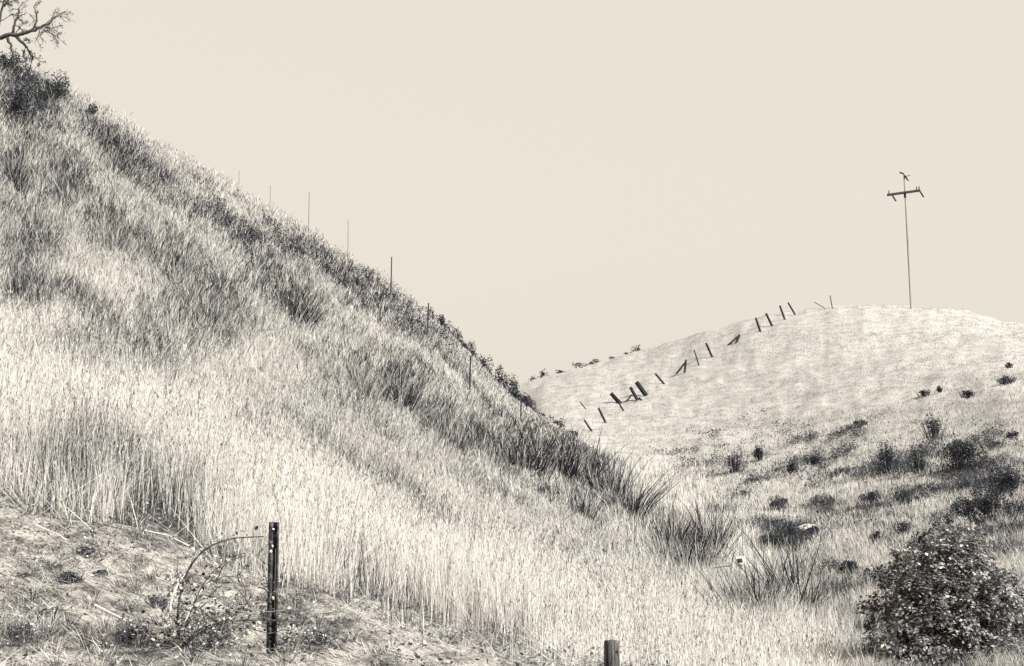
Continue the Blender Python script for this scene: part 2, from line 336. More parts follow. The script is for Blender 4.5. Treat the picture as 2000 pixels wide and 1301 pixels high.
# --- low tussocky undergrowth mixed between: fans of short blades that give the hill its tufts
NCR = np.exp(-np.clip(VT-VC[:, None], 0, 999)/30.)*(uu > 150)
dens = TALL*(Yb > 15)*(.06+2.2*DG+.8*np.clip(NZ-.5, 0, 1))*(1-.85*NCR)*(1-.9*sm(uu, 800, 880)*sm(Yb, 44, 50))*(Yb/30)**0
nc = 5200; p, u, v, Y = sample(nc, dens); K = 30
rt = np.repeat(p, K, 0); n = len(rt); Yr = np.repeat(Y, K)
sz = np.repeat(rng.uniform(.2, .45, nc), K)*np.where(Yr > 48, .7, 1)
off = lean_of(n, .55, 0); dist = np.repeat(rng.uniform(.08, .24, nc), K)
rt = rt+off*dist[:, None]; ln = np.stack([off[:, 0]*.25+rnd(n, .18), off[:, 1]*.25+rnd(n, .18), np.ones(n)], -1)
bd = np.stack([off[:, 0]*.2+rnd(n, .15), off[:, 1]*.2+rnd(n, .15), -np.abs(rnd(n, .22))], -1)
dd = np.repeat(np.clip(dark(u, v)+rnd(nc, .25), 0, 1), K)
tone = np.where(rng.random(n) < .12+.75*dd, np.clip(.06+rnd(n, .10), 0, 1), np.clip(.88+rnd(n, .12), 0, 1))
mb = MB(); blades(mb, rt, sz*rng.uniform(.5, 1.1, n), np.clip(px(Yr)*1.3, .005, .035), ln, bd, tone)
tag(mb.build('tufted_grass', M_GRASS), 'short tufted mottled grass between the tall stalks on the left hill', 'grass', kind='stuff')

# --- low curly brush in a ragged band across the upper slope
def band(u, v, pts, wd):
    best = np.full(np.shape(u), 1e9)
    for (a, b), (c, d) in zip(pts, pts[1:]):
        t = np.clip(((u-a)*(c-a)+(v-b)*(d-b))/((c-a)**2+(d-b)**2), 0, 1); best = np.minimum(best, np.hypot(u-a-t*(c-a), v-b-t*(d-b)))
    return np.exp(-(best/wd)**2)
bn = band(uu, VT, [(190, 270), (260, 345), (330, 360), (420, 430), (500, 480), (600, 500), (690, 560), (760, 600), (870, 660)], 26)
bn = np.maximum(bn, .8*band(uu, VT, [(620, 510), (780, 600)], 34))
for q_ in ((60, 480, 45), (40, 590, 50), (150, 610, 40), (130, 370, 40), (430, 600, 40), (570, 620, 30), (60, 250, 50), (330, 560, 40), (300, 720, 36)): bn = np.maximum(bn, .55*np.exp(-((uu-q_[0])**2+(VT-q_[1])**2)/q_[2]**2))
fb = fbm(XT/1.1, Yb/1.6, 93, 4)
p, u, v, Y = sample(4200, TALL*(Yb > 14)*bn*(sm(fb, .46, .60)+.04)*(1-.85*NCR)); K = 12; c = np.repeat(p, K, 0); n = len(c); sc = px(c[:, 1])[:, None]
c = c+rnd((n, 3), 1)*sc*[6, 8, 4]+[0, 0, 1]*sc*7
mb = MB(); leaves(mb, c, rng.uniform(2.5, 6.5, n)*sc[:, 0], np.clip(np.repeat(.12+rnd(len(p), .08), K)+rnd(n, .14), 0, 1), aspect=.4)
tag(mb.build('hill_scrub', M_BRUSH), 'low curly dark brush in a ragged band across the upper left hill', 'scrub', kind='stuff')

# --- far / right hill cropped grass
RG = INF*RIGHT*(Yb < 160)
TER = fbm(XT/9+ZT*.35, ZT/.55+XT*.05, 51, 4)
dens = RG*(.3+1.1*TER)
N = 300000; p, u, v, Y = sample(N, dens)
ter = fbm(p[:, 0]/9+p[:, 2]*.35, p[:, 2]/.55+p[:, 0]*.05, 51, 4)
D = np.clip(dark(u, v)*(.5+fbm(p[:, 0]/.8, p[:, 1]/1.5, 5)), 0, 1)
lowR = sm(v, 780, 930)*sm(u, 1200, 1350)
h = np.interp(Y, [8, 20, 45, 70, 130], [.16, .20, .22, .13, .11])*rng.uniform(.4, 1.2, N)
w = np.clip(px(Y)*1.2, .004, .07)*rng.uniform(.6, 1.3, N)
fr = fbm(p[:, 0]/1.3, p[:, 1]/2.4, 88, 4)
pd = .12+.32*sm(ter, .46, .66)*(.6+.4*lowR)+.8*D+.6*lowR*sm(fr, .50, .62)
tl = fbm(p[:, 0]/16+p[:, 2]*.12, p[:, 2]/1.6+p[:, 0]*.04, 66, 3); pd = pd*(1-.35*(1-lowR))+.42*np.exp(-((tl-.5)/.018)**2)*sm(fbm(p[:, 0]/8, p[:, 1]/12, 12, 2), .35, .6)
tone = np.where(rng.random(N) < pd, np.where(lowR > rng.random(N), np.clip(.22+rnd(N, .14), .0, 1), np.clip(.54+rnd(N, .08), 0, 1)), np.clip(.755+.065*lowR-.11*sm(ter, .4, .62)*(1-lowR)+rnd(N, .04), 0, 1))
ln = lean_of(N, .3); bd = np.stack([rnd(N, .25), rnd(N, .25), -np.abs(rnd(N, .2))], -1)
mb = MB(); blades(mb, p-[0, 0, .02], h, w, ln, bd, tone, seg=2)
tag(mb.build('short_grass', M_GRASS), 'short bleached grass over the rounded right hill', 'grass', kind='stuff')

# --- low dark scrub growing in ragged drifts over the lower right slope
FR = fbm(XT/1.3, Yb/2.4, 88, 4); LOWR = sm(VT, 800, 900)*sm(uu, 1230, 1420)*(VT < 1190)
dens = RG*LOWR*(sm(FR, .54, .66)*sm(fbm(XT/.45, Yb/.8, 19, 3), .4, .6)+.03)*(1-.8*sm(VT, 1040, 1120))
p, u, v, Y = sample(4200, dens); K = 14; c = np.repeat(p, K, 0); n = len(c); sc = px(c[:, 1])[:, None]
c = c+rnd((n, 3), 1)*sc*[7, 9, 3.2]+[0, 0, 1]*sc*5
mb = MB(); leaves(mb, c, rng.uniform(2, 5, n)*sc[:, 0], np.clip(np.repeat(.2+rnd(len(p), .08), K)+rnd(n, .12), 0, 1))
tag(mb.build('low_scrub', M_BRUSH), 'low dark scrub in ragged drifts over the lower right slope', 'scrub', kind='stuff')

# --- pale tall grass at the bottom of the gully and front right
GUL = INF*((uu > 1180) & (Yb < 62) & (VT > 880))*np.exp(-((Yb-Yb_(uu))/(.45*Yb_(uu)))**2)*(uu < 1800)
N = 26000; p, u, v, Y = sample(N, GUL)
D = np.clip(dark(u, v)*(.6+.8*fbm(p[:, 0]/.5, p[:, 1]/.9, 5)), 0, 1)
h = rng.uniform(.35, .75, N)*np.interp(Y, [6, 10, 14], [.3, .45, .7])*np.where(u > 1560, .55, 1); w = np.clip(px(Y)*1.35, .004, .04)
tone = np.where(rng.random(N) < .08+.6*D, np.clip(.3+rnd(N, .12), 0, 1), np.clip(.9+rnd(N, .06), 0, 1))
ln = lean_of(N, .12); bd = np.stack([rnd(N, .15), rnd(N, .15), -np.abs(rnd(N, .1))], -1)
mb = MB(); blades(mb, p-[0, 0, .02], h, w, ln, bd, tone)
tag(mb.build('gully_grass', M_GRASS), 'soft pale upright grass along the gully between the two hills', 'grass', kind='stuff')

# --- mown thatch in the foreground
MW = INF*(((VT > ME-40) & (Yb < 16) & ~RIGHT))
N = 80000; p, u, v, Y = sample(N, MW*(.3+1.2*NZ))
D = np.clip(dark(u, v)*(.3+1.9*fbm(p[:, 0]/.12, p[:, 1]/.25, 13, 3)), 0, 1)
a = rng.normal(-.5, .9, N)+np.where(rng.random(N) < .5, np.pi, 0); el = np.abs(rnd(N, .22))+.02
ln = np.stack([np.cos(a)*np.cos(el), np.sin(a)*np.cos(el), np.sin(el)+.1*np.cos(a)*-1], -1)
bd = np.stack([rnd(N, .2), rnd(N, .2), -np.abs(rnd(N, .12))], -1)
nzt = fbm(p[:, 0]/.25, p[:, 1]/.5, 61, 3)
tone = np.where(rng.random(N) < .12+.7*D+.75*sm(nzt, .5, .64), np.clip(.24+rnd(N, .12), 0, 1), np.clip(.93+rnd(N, .08), 0, 1))
mb = MB(); blades(mb, p+np.stack([0*a, 0*a, rng.uniform(0, .05, N)], -1), rng.uniform(.05, .22, N)*np.interp(Y, [7, 10], [.7, 1]), rng.uniform(.003, .007, N), ln, bd, tone, seg=2)
n2 = 420; p, u, v, Y = sample(n2, MW*(.2+2*DG)*(Yb > 7)); K = 40
rt = np.repeat(p, K, 0); n = len(rt); off = lean_of(n, .6, 0); rt = rt+off*.05
tone = np.where(rng.random(n) < .45, np.clip(.3+rnd(n, .1), 0, 1), np.clip(.8+rnd(n, .1), 0, 1))
blades(mb, rt, np.repeat(rng.uniform(.04, .2, n2)**1.2, K)*rng.uniform(.5, 1.2, n), np.full(n, .006), np.stack([off[:, 0]*.3+rnd(n, .3), off[:, 1]*.3+rnd(n, .3), np.ones(n)], -1),
       np.stack([off[:, 0]*.5, off[:, 1]*.5, -np.abs(rnd(n, .3))], -1), tone)
tag(mb.build('flattened_grass', M_GRASS), 'flattened dead grass and thatch on the bank in the foreground', 'grass', kind='stuff')
n3 = 9000; p, u, v, Y = sample(n3, MW*(.1+np.clip(NZ-.45, 0, 1)*3)); mb = MB()
leaves(mb, p+np.stack([rnd(n3, .03), rnd(n3, .03), rng.uniform(.01, .12, n3)], -1), rng.uniform(.015, .045, n3), np.clip(.45+rnd(n3, .2), 0, .85))
tag(mb.build('ground_leaves', M_LEAF), 'small leafy weeds scattered over the flattened foreground grass', 'weeds', kind='stuff')

# ------------------------------------------------------------------ single plants
def clump(u, v, wpx, hpx, label, dk=.7, group='dark grass clumps on the left hill', name='grass_clump', cat='grass clump', n=420, spread=.5):
    b = ground(u, v); s = px(b[1]); wid = wpx*s*.5; H = hpx*s
    n = int(n*1.5); kk = 7; cc = rnd((kk, 2), .45); ci = rng.integers(0, kk, n); off = np.zeros((n, 3)); off[:, :2] = cc[ci]+rnd((n, 2), .24)
    rt = b+off*wid*[1, .8, 0]*.9
    gz = P(u+(rt[:, 0]-b[0])/s, np.clip(rt[:, 1], 1, 800))[:, 2]
    rt[:, 2] = gz-.03; hk = rng.uniform(.55, 1.05, kk)[ci]; lk = rnd((kk, 2), .12)[ci]
    ln = np.stack([off[:, 0]*spread*.35+rnd(n, .13)+lk[:, 0], off[:, 1]*spread*.35+rnd(n, .13)+lk[:, 1], np.ones(n)], -1); bd = np.stack([off[:, 0]*.15+rnd(n, .16), rnd(n, .14), -np.abs(rnd(n, .2))], -1)
    tone = np.where(rng.random(n) < dk, np.clip(.06+rnd(n, .09), 0, 1), np.clip(.86+rnd(n, .1), 0, 1))
    H = H*hk
    if name == 'reed_clump':
        q = rng.random(n) < .22; H = np.where(q, H*1.35, H); tone = np.where(q, np.clip(rnd(n, .05)+.05, 0, 1), tone); ln[q, :2] *= 1.5
        thick = np.where(q, 1.7, 1)
    else: thick = 1
    mb = MB(); blades(mb, rt, H*rng.uniform(.45, 1.05, n), np.full(n, s*1.35)*thick*rng.uniform(.6, 1.3, n), ln, bd, tone)
    return tag(mb.build(name, M_GRASS, loc=b), label, cat, group)
def shrub(u, v, wpx, hpx, label, tone=.3, group='dark shrubs scattered over the right hillside', name='shrub', cat='shrub', n=900, leafpx=4.5,
          stems=True, blady=.0, lump=.5, mat=None, Y=None, var=.14):
    b = ground(u, v) if Y is None else P(u, Y)[0]
    s = px(b[1]); a = wpx*s*.5; H = hpx*s
    root = empty(name, b, label, cat, group)
    k = max(4, int(6+lump*9)); cc = rng.normal(size=(k, 3)); cc /= np.linalg.norm(cc, axis=1)[:, None]; cc[:, 2] = np.abs(cc[:, 2])
    cc = cc*rng.uniform(.4, 1.15, k)[:, None]*[a*.75, a*.65, H*.5]+[0, 0, H*.24]; rr = rng.uniform(.2, .5, k)
    w_ = rng.integers(0, k, n); d = rng.normal(size=(n, 3)); d /= np.linalg.norm(d, axis=1)[:, None]
    rad = rng.uniform(.35, 1, n)**.5; c = cc[w_]+d*(rr[w_]*rad)[:, None]*[a, a*.9, H*.75]; c[:, 2] = np.maximum(c[:, 2], -.02*H)
    tn = np.clip(tone+rnd(k, .06)[w_]+rnd(n, var), 0, 1)
    mb = MB(); leaves(mb, c, rng.uniform(.6, 1.4, n)*s*leafpx, tn, aspect=.55)
    if blady > 0:
        m = int(min(n, 700)*blady); off = lean_of(m, 1, 0)*.5; blades(mb, off*[a, a, 0], H*rng.uniform(.5, 1.0, m), np.full(m, s*1.4),
                 np.stack([off[:, 0]*.7, off[:, 1]*.7, np.ones(m)], -1), np.zeros((m, 3)), np.clip(tone+rnd(m, .15), 0, 1))
    mb.build('foliage', mat or M_BRUSH, root)
    if stems:
        mb = MB()
        for q in range(4):
            t = cc[q % k]*[1, 1, 1.1]; tube(mb, [[0, 0, -.08], t*.5+[0, 0, .02*H], t], [s*1.5, s*1.1, s*.6], 5)
        mb.build('stem', M_BARK, root)
    return root

CL = [(570,625,80,90,.8,'dark grass clump with a pale crest, right of mid slope'),
 (778,800,90,110,.8,'largest dark grass clump, low on the slope above the gully'),
 (870,870,70,75,.65,'dark clump of long blades downhill of the largest dark clump'),
 (232,345,70,50,.85,'dark clump filling the diagonal hollow high on the left'),
 (130,385,80,70,.75,'dark clump below the scrubby top left corner'),
 (30,375,50,80,.8,'dark narrow clump at the left edge of the slope, higher one'),
 (45,610,80,100,.8,'big dark clump at the left edge halfway down the slope'),
 (180,630,90,60,.7,'broad dark clump just right of the left edge clump'),
 (340,560,90,70,.6,'mottled clump in the middle of the left slope'),
 (410,640,80,80,.6,'mottled upright clump above the pale tall grass'),
 (530,575,60,50,.7,'small dark clump left of the pale crested clump'),
 (230,500,90,90,.55,'streaky clump under the diagonal hollow'),
 (300,745,80,70,.5,'thin brownish clump at the top of the pale tall grass'),
 (700,775,60,90,.45,'loose upright clump left of the largest dark clump'),
 (950,905,90,80,.7,'wide dark clump nearest the lowest slope fence stake'),
 (880,1075,60,70,.4,'faint dark clump alone in the pale grass field')]
for a in CL: clump(a[0], a[1], a[2], a[3], a[5], dk=a[4])
RE = [(1010,930,80,90,.65,'reed clump at the left end of the gully reeds'),(1070,925,80,95,.7,'dense reed clump beside the left end one'),
 (1130,940,80,100,.7,'tall reed clump in the middle of the gully mouth'),(1185,975,80,105,.65,'reed clump standing against the pale far hill foot'),
 (1225,1010,60,80,.5,'small reed clump where the slope edge turns down'),(1300,1075,80,85,.55,'reed clump halfway down the gully'),
 (1345,1125,90,110,.7,'dark thick reed clump left of the little sign'),(1390,1085,60,105,.55,'tall dark bladed reeds behind the little sign'),
 (1440,1215,80,88,.6,'reeds directly below the little sign'),(1500,1230,110,145,.7,'large loose reed clump low in the gully'),
 (1560,1200,60,150,.65,'thin tall reeds right of the large loose clump'),(1130,1010,60,50,.5,'low speckled reeds below the gully mouth')]
for a in RE: clump(a[0], a[1], a[2]*1.25, a[3]*1.15, a[5], dk=min(.62, a[4]-.05), group='reed clumps along the gully', name='reed_clump', cat='reeds', n=260, spread=.5)

SH = [(1937,1026,96,66,'wide dark rounded shrub near the right edge',.16,3600),(1735,928,30,66,'upright dark shrub, left of a paired greyer one',.22,500),
 (1790,925,34,50,'upright grey shrub beside the darker upright one',.36,500),(1875,918,84,60,'long low dark shrub on the right above the pale grass strip',.22,2400),
 (1955,970,60,62,'dark shrub cut by the right edge below the pale strip',.24,1700),(1890,960,60,30,'grey low shrub under the pale grass strip',.34,500),
 (1825,860,30,44,'small dark shrub with ragged top high on the right',.24,400),(1892,778,26,16,'tiny black shrub high on the right slope',.16,250),
 (1806,776,14,13,'tiny dark tuft left of the tiny black shrub',.2,150),(1835,768,16,12,'tiny grey tuft between two darker ones',.3,150),
 (1680,835,28,16,'lone small grey shrub in the middle of the far slope',.34,250),(1435,924,32,46,'leftmost dark shrub of the low row',.3,450),
 (1485,900,22,28,'second shrub of the low row, taller and thin',.3,350),(1550,925,20,24,'small shrub below the low row',.32,300),
 (1590,908,46,22,'flat shrub at the right end of the low row',.34,400),(1545,1068,74,48,'broad dark shrub behind the tall reeds',.22,900),
 (1500,1072,50,30,'grey shrub left of the broad dark one',.34,500),(1525,995,40,22,'small spiky shrub above the pale rock',.3,400),
 (1663,1122,36,24,'small solid dark bush alone on bare ground',.13,500),(1590,1040,24,12,'dark cushion plant right of the pale rock',.2,250),
 (1770,985,34,26,'fuzzy dark bush right of the spiky yucca',.26,400),(1700,985,40,26,'dark bush just behind the spiky yucca',.24,400),
 (1715,1060,30,20,'small dark weed left of the big leafy bush',.24,300),(1765,1050,28,34,'small round bush touching the dark bush crown',.2,400),
 (1965,750,30,16,'grey shrub touching the right edge high up',.34,300),(1972,720,14,10,'tiny tuft at the right edge, highest of all',.3,120),
 (1975,860,24,20,'small dark tuft at the right edge, middle height',.26,200),(1615,1005,36,14,'flat grey weed between rock and yucca',.36,250),
 (1625,1125,50,34,'pale grey weed left of the solid dark bush',.45,400),(1940,880,44,24,'faint grey shrub above the pale strip at right',.36,350)]
for a in SH: shrub(a[0], a[1], a[2]*1.35, a[3]*1.2, a[4], tone=a[5]-.10, n=int(a[6]*1.7), blady=.08, leafpx=3.6, stems=a[2] > 30, lump=rng.uniform(.2, 1.3))

# brush along the crest of the left hill
CB = [(832,604,40,12,'thin brush at the top end of the crest brush line'),(862,622,36,14,'low brush second from the top of the crest line'),
 (885,640,34,16,'brush knot third from the top of the crest line'),(908,655,34,20,'dark brush lump before the gap in the crest line'),
 (922,680,20,12,'sparse sprig of brush in the gap of the crest line'),(948,715,36,34,'round brush starting the thick lower run'),
 (968,738,40,38,'thick brush second in the lower run'),(990,762,44,42,'thickest darkest brush of the lower run'),
 (1012,783,44,42,'brush above the small saddle'),(1030,800,36,34,'brush narrowing toward the valley'),
 (1050,818,40,30,'bushy end of the thick lower run'),(1080,838,44,32,'brush lump standing over the valley floor'),(1105,858,34,24,'lowest brush fading into the reeds')]
for a in CB:
    Yc = float(np.interp(a[0], [800, 1200], [57, 65])); bb = unproj(float(a[0]), float(a[1]), Yc)
    g = P(a[0], Yc)[0]; H = max(a[3]*px(Yc)*.5, bb[2]-g[2]+a[3]*px(Yc)*rng.uniform(.7, 1.0))
    shrub(a[0], a[1], a[2]*rng.uniform(1.1, 1.5), H/px(Yc), a[4], tone=.10, group='brush along the crest of the left hill', name='crest_shrub', n=int(1200+500*rng.random()), leafpx=3.6, Y=Yc, blady=0, lump=1.2)
# skyline bushes on the far ridge
RB = [(1040,741,26,10,'first ridge bush, beside the left hill crest'),(1062,738,16,10,'tiny ridge bush next to the first'),(1098,728,22,6,'flat ridge bush before the large one'),
 (1134,721,34,11,'largest darkest bush on the far ridge'),(1160,715,20,8,'small bush right of the largest ridge bush'),(1200,706,20,5,'thin line of scrub on the far ridge'),
 (1222,701,12,6,'small scrub knot on the far ridge'),(1243,692,24,10,'last ridge bush, rightmost of the far row')]
for a in RB:
    Yc = float(np.interp(a[0], [1000, 1200, 1300], [144, 140, 138])); shrub(a[0], a[1], a[2]*1.4, a[3]*2.1, a[4], tone=.14, group='bushes on the far ridge', name='ridge_bush', cat='bush', n=260, leafpx=3, Y=Yc, stems=False)
# scrub at the top left corner
TL = [(45,250,110,120,'dark scrub mass in the top left corner below the tree',.17,2600),(105,205,80,80,'scrub shoulder sloping down from the top left corner',.22,1500),
 (25,150,70,70,'dark scrub directly under the bare tree limb',.15,1300),(-90,170,170,130,'scrub at the foot of the leaning tree',.17,1800),(165,230,60,34,'low ragged scrub where the skyline turns to grass',.32,700)]
for a in TL: shrub(a[0], a[1], a[2], a[3], a[4], tone=a[5], n=a[6], group='scrub in the top left corner', name='scrub', cat='scrub', blady=0, leafpx=4)

# ------------------------------------------------------------------ big leafy bush and its neighbour, bottom right
def leafy(u, v, Y, wpx, hpx, label, nl, ls, tone, name='leafy_bush', depth=.7, nstem=14, cut=None):
    b = P(u, Y)[0]; s = px(Y); a = wpx*s*.5; H = hpx*s; root = empty(name, b, label, 'bush')
    # branch tips spread through a domed volume, each carrying a cluster of leaves
    nt_ = nl//26; d = rng.normal(size=(nt_, 3)); d /= np.linalg.norm(d, axis=1)[:, None]; d[:, 2] = np.abs(d[:, 2]); d /= ((np.abs(d)**3).sum(1)**(1/3))[:, None]
    lob = .95+.28*(fbm(d[:, 0]*2.2+5, d[:, 2]*2.2+d[:, 1]*2+9, 77, 3)-.5)*2
    gap = fbm(d[:, 0]*3.1+2, d[:, 2]*3.1+d[:, 1]*2.7+4, 31, 3); r = rng.uniform(.25, 1, nt_)**.3*lob*(.8+.32*sm(gap, .4, .55)); tip = d*r[:, None]*[a, a*depth, H*1.02]
    low = rng.random(nt_) < .35; tip[low, 2] *= .25
    m = 26; c = np.repeat(tip, m, 0); n = len(c); c = c+rnd((n, 3), 1)*s*5.2
    ct = np.repeat(np.clip(tone+rnd(nt_, .13), 0, 1), m)
    mb = MB()
    # leaf blades, facing mostly up and outward
    nn = c/np.linalg.norm(c, axis=1)[:, None]*.5+[0, 0, .6]+rnd((n, 3), .5); nn /= np.linalg.norm(nn, axis=1)[:, None]
    t = rng.normal(size=(n, 3)); t -= (t*nn).sum(1)[:, None]*nn; t /= np.linalg.norm(t, axis=1)[:, None]; e = np.cross(nn, t)
    L = (ls*rng.uniform(.6, 1.3, n)*s)[:, None]; w = L*.30
    V = np.stack([c, c+t*L*.5+e*w, c+t*L-nn*L*.15, c+t*L*.5-e*w], 1)
    mb.add(V.reshape(-1, 3), np.arange(n*4).reshape(-1, 4), np.repeat(np.clip(ct+rnd(n, .1), 0, 1), 4))
    mb.build('foliage', M_LEAF, root)
    mb = MB()
    for k in range(nstem):
        q = tip[rng.integers(0, nt_)]*.92; tube(mb, [[q[0]*.1, q[1]*.1, -.1], q*[.45, .45, .4], q], [s*5, s*3, s*1], 6)
    mb.build('stem', M_BARK, root); return root
leafy(1846, 1290, 8.0, 262, 250, 'large leafy bush with pale leaf tips in the bottom right corner', 66000, 8.2, .47)
leafy(1735, 1290, 8.2, 110, 60, 'low leafy spray at the foot of the large bush, left side', 2600, 9, .58, nstem=5)
leafy(1978, 1290, 8.8, 120, 128, 'leafy bush cut by the right edge beside the large bush', 12000, 8.5, .48, nstem=6)
leafy(1842, 1080, 14.5, 118, 165, 'darker dense bush rising behind the large leafy bush', 9000, 6, .02, nstem=6)
# twiggy leafless shoots above the big bush
b = P(1915, 10.6)[0]; tw = empty('twig', b, 'bare dark forked twig sticking out above the large leafy bush', 'twig'); mb = MB()
def PL(pts, Y): return [unproj(float(a), float(c), Y) for a, c in pts]
for pts in ([(1912, 1190), (1908, 1135), (1900, 1095)], [(1910, 1150), (1922, 1095), (1918, 1070)], [(1912, 1120), (1945, 1090)], [(1912, 1165), (1880, 1105)]):
    tube(mb, np.array(PL(pts, 10.6))-b, np.linspace(.009, .003, len(pts)), 5)
tube(mb, [[0, 0, -.1], np.array(unproj(1912., 1185., 10.6))-b], [.012, .009], 5); mb.build('branch', M_BARK, tw)

# yucca-like spiky plant
b = ground(1702, 1018); s = px(b[1]); n = 60; off = lean_of(n, .9, 0); mb = MB()
blades(mb, np.repeat(b[None], n, 0), rng.uniform(16, 34, n)*s, np.full(n, s*3.2), np.stack([off[:, 0]*.8, off[:, 1]*.8, np.full(n, .7)], -1), np.stack([off[:, 0]*.6, off[:, 1]*.5, np.full(n, -.75)], -1), np.where(rng.random(n) < .4, .15, .85))
tag(mb.build('yucca', M_GRASS, loc=b), 'spiky drooping yucca with pale and dark leaves on the right slope', 'plant')

# ------------------------------------------------------------------ rocks and sticks
def rock(u, v, wpx, hpx, label):
    b = ground(u, v); s = px(b[1]); mb = MB(); nu, nv = 18, 10; V = []
    for j in range(nv+1):
        for i in range(nu):
            th = 2*math.pi*i/nu; ph = math.pi*j/nv; d = np.array([math.cos(th)*math.sin(ph), math.sin(th)*math.sin(ph), math.cos(ph)])
            r = 1+.35*(float(fbm(np.array([d[0]*1.7+u]), np.array([d[2]*1.7+d[1]*1.3]), 5, 3)[0])-.5)*2
            V.append(d*r*[wpx*s*.5, wpx*s*.4, hpx*s*.5]+[0, 0, hpx*s*.2])
    Q = [[j*nu+i, j*nu+(i+1) % nu, (j+1)*nu+(i+1) % nu, (j+1)*nu+i] for j in range(nv) for i in range(nu)]
    mb.add(V, Q, 0); o = mb.build('rock', M_ROCK); o.location = b; return tag(o, label, 'rock')
rock(1575, 1040, 40, 22, 'pale flat rock on the right slope behind the reeds')
def stick(pts, Y0, r, label, mat, name='fallen_stalk', cat='stalk'):
    P_ = [ground(a, c)+[0, 0, .06] for a, c in pts]; mb = MB(); b = P_[0]; tube(mb, np.array(P_), r, 6); o = mb.build(name, mat, loc=b); return tag(o, label, cat)
stick([(282, 1050), (330, 1062), (368, 1080)], 0, .006, 'straight pale stalk fallen at the foot of the tall grass', M_CHIP)
stick([(185, 1200), (240, 1228), (300, 1272)], 0, .008, 'long pale stalk lying near the bottom left', M_CHIP)
stick([(70, 1040), (115, 1062), (130, 1070)], 0, .006, 'short pale stalk on the thatch near the left edge', M_CHIP)
stick([(1515, 1275), (1530, 1258), (1558, 1240)], 0, .012, 'dark bent stick lying in pale grass at the bottom', M_BARK, 'fallen_stick', 'stick')
stick([(130, 1005), (165, 1035), (180, 1052)], 0, .005, 'pale stalk leaning out of the tall grass edge', M_CHIP)

# ------------------------------------------------------------------ foreground steel post
Yp = Yat(530, 1281) or 9; base = P(530, Yp)[0]; s = px(Yp)
top = unproj(535., 1020., Yp); H = top[2]-base[2]; po = empty('metal_post', base, 'dark steel channel post with pale bolts standing in the foreground thatch', 'post')
ax = top-base; wv = 20*s
sec = [(-.5, 0), (-.06, 0), (-.06, .30), (.02, .30), (.02, .02), (.34, .02), (.34, -.22), (.5, -.22), (.5, .12), (.12, .12), (.12, .42), (-.16, .42), (-.16, .1), (-.5, .1)]
mb = MB(); V = []; ns = len(sec)
for t in (-.12, 1.0):
    for x, y in sec: V.append(np.array([x*wv, y*wv, 0])+ax*t)
mb.add(V, [[i, (i+1) % ns, ns+(i+1) % ns, ns+i] for i in range(ns)]+[[ns, ns+1, ns+12, ns+13], [ns+1, ns+2, ns+11, ns+12], [ns+2, ns+3, ns+10, ns+11], [ns+3, ns+4, ns+9, ns+10], [ns+4, ns+5, ns+8, ns+9], [ns+5, ns+6, ns+7, ns+8]], 0)
mb.build('channel', M_STEEL, po)
mb = MB(); 
for t0, t1 in ((.30, .80),): box(mb, ax*(t0+t1)/2+[.23*wv, .0*wv, 0], .05*wv, .03*wv, (t1-t0)*H)
mb.build('bright_edge', M_CHIP, po)
for vv, dx, q in ((1034, -.02, .22), (1067, -.1, .22), (1078, -.25, .28), (1170, .1, .3)):
    t = (1281-vv)/261.; mb = MB(); V = []
    V = [np.array([dx*wv, -.035*wv, 0])+ax*t+np.array([math.cos(g)*q*wv*.6, 0, math.sin(g)*q*wv*.75]) *rng.uniform(.5, 1.25) for g in np.linspace(0, 2*math.pi, 8, endpoint=False)]
    V += [p_-[0, .06*wv, 0] for p_ in V]; mb.add(V, [[i, (i+1) % 8, 8+(i+1) % 8, 8+i] for i in range(8)]+[[8, 9, 10, 11], [8, 11, 12, 15], [12, 13, 14, 15]], 0); mb.build('bolt', M_CHIP, po)

# arching bramble beside the post
b = ground(352, 1262); br = empty('bramble', b, 'arching thorny bramble with dark canes left of the steel post', 'bramble'); Yc = b[1]
canes = [([(350, 1262), (352, 1200), (368, 1130), (395, 1085), (430, 1060), (470, 1050), (515, 1048)], .009, M_BARK),
 ([(352, 1262), (380, 1190), (415, 1125), (450, 1095), (480, 1085)], .005, M_BARK),
 ([(352, 1262), (385, 1240), (440, 1215), (490, 1208), (550, 1210), (585, 1214)], .007, M_BARK),
 ([(352, 1262), (400, 1225), (455, 1205), (490, 1175), (510, 1170)], .005, M_BARK),
 ([(352, 1262), (340, 1200), (350, 1150), (362, 1120)], .009, M_CHIP),
 ([(352, 1262), (375, 1200), (395, 1150)], .008, M_CHIP)]
mlf = MB()
for pts, r, mt in canes:
    q = np.array(PL(pts, Yc-.05)); t = np.arange(len(q)); tt = np.linspace(0, len(q)-1, len(q)*6); q = np.stack([pchip(t, q[:, k], tt) for k in range(3)], -1)
    q[:, 1] -= .12*np.sin(np.pi*tt/tt[-1]); mb = MB(); tube(mb, q-b, np.linspace(r, r*.5, len(q)), 6); mb.build('cane', mt, br)
    for k in range(len(q)*2):
        c = q[rng.integers(4, len(q))]+rnd(3, .035); leaves(mlf, (c-b)[None], np.array([rng.uniform(.02, .045)]), np.array([np.clip(.5+rng.normal()*.28, 0, 1)]), aspect=.6)
c = np.stack([b+[rng.normal()*.16+.08, rng.normal()*.12, abs(rng.normal())*.14] for k in range(700)]); leaves(mlf, c-b, rng.uniform(.02, .045, 700), np.clip(.42+rnd(700, .25), 0, 1))
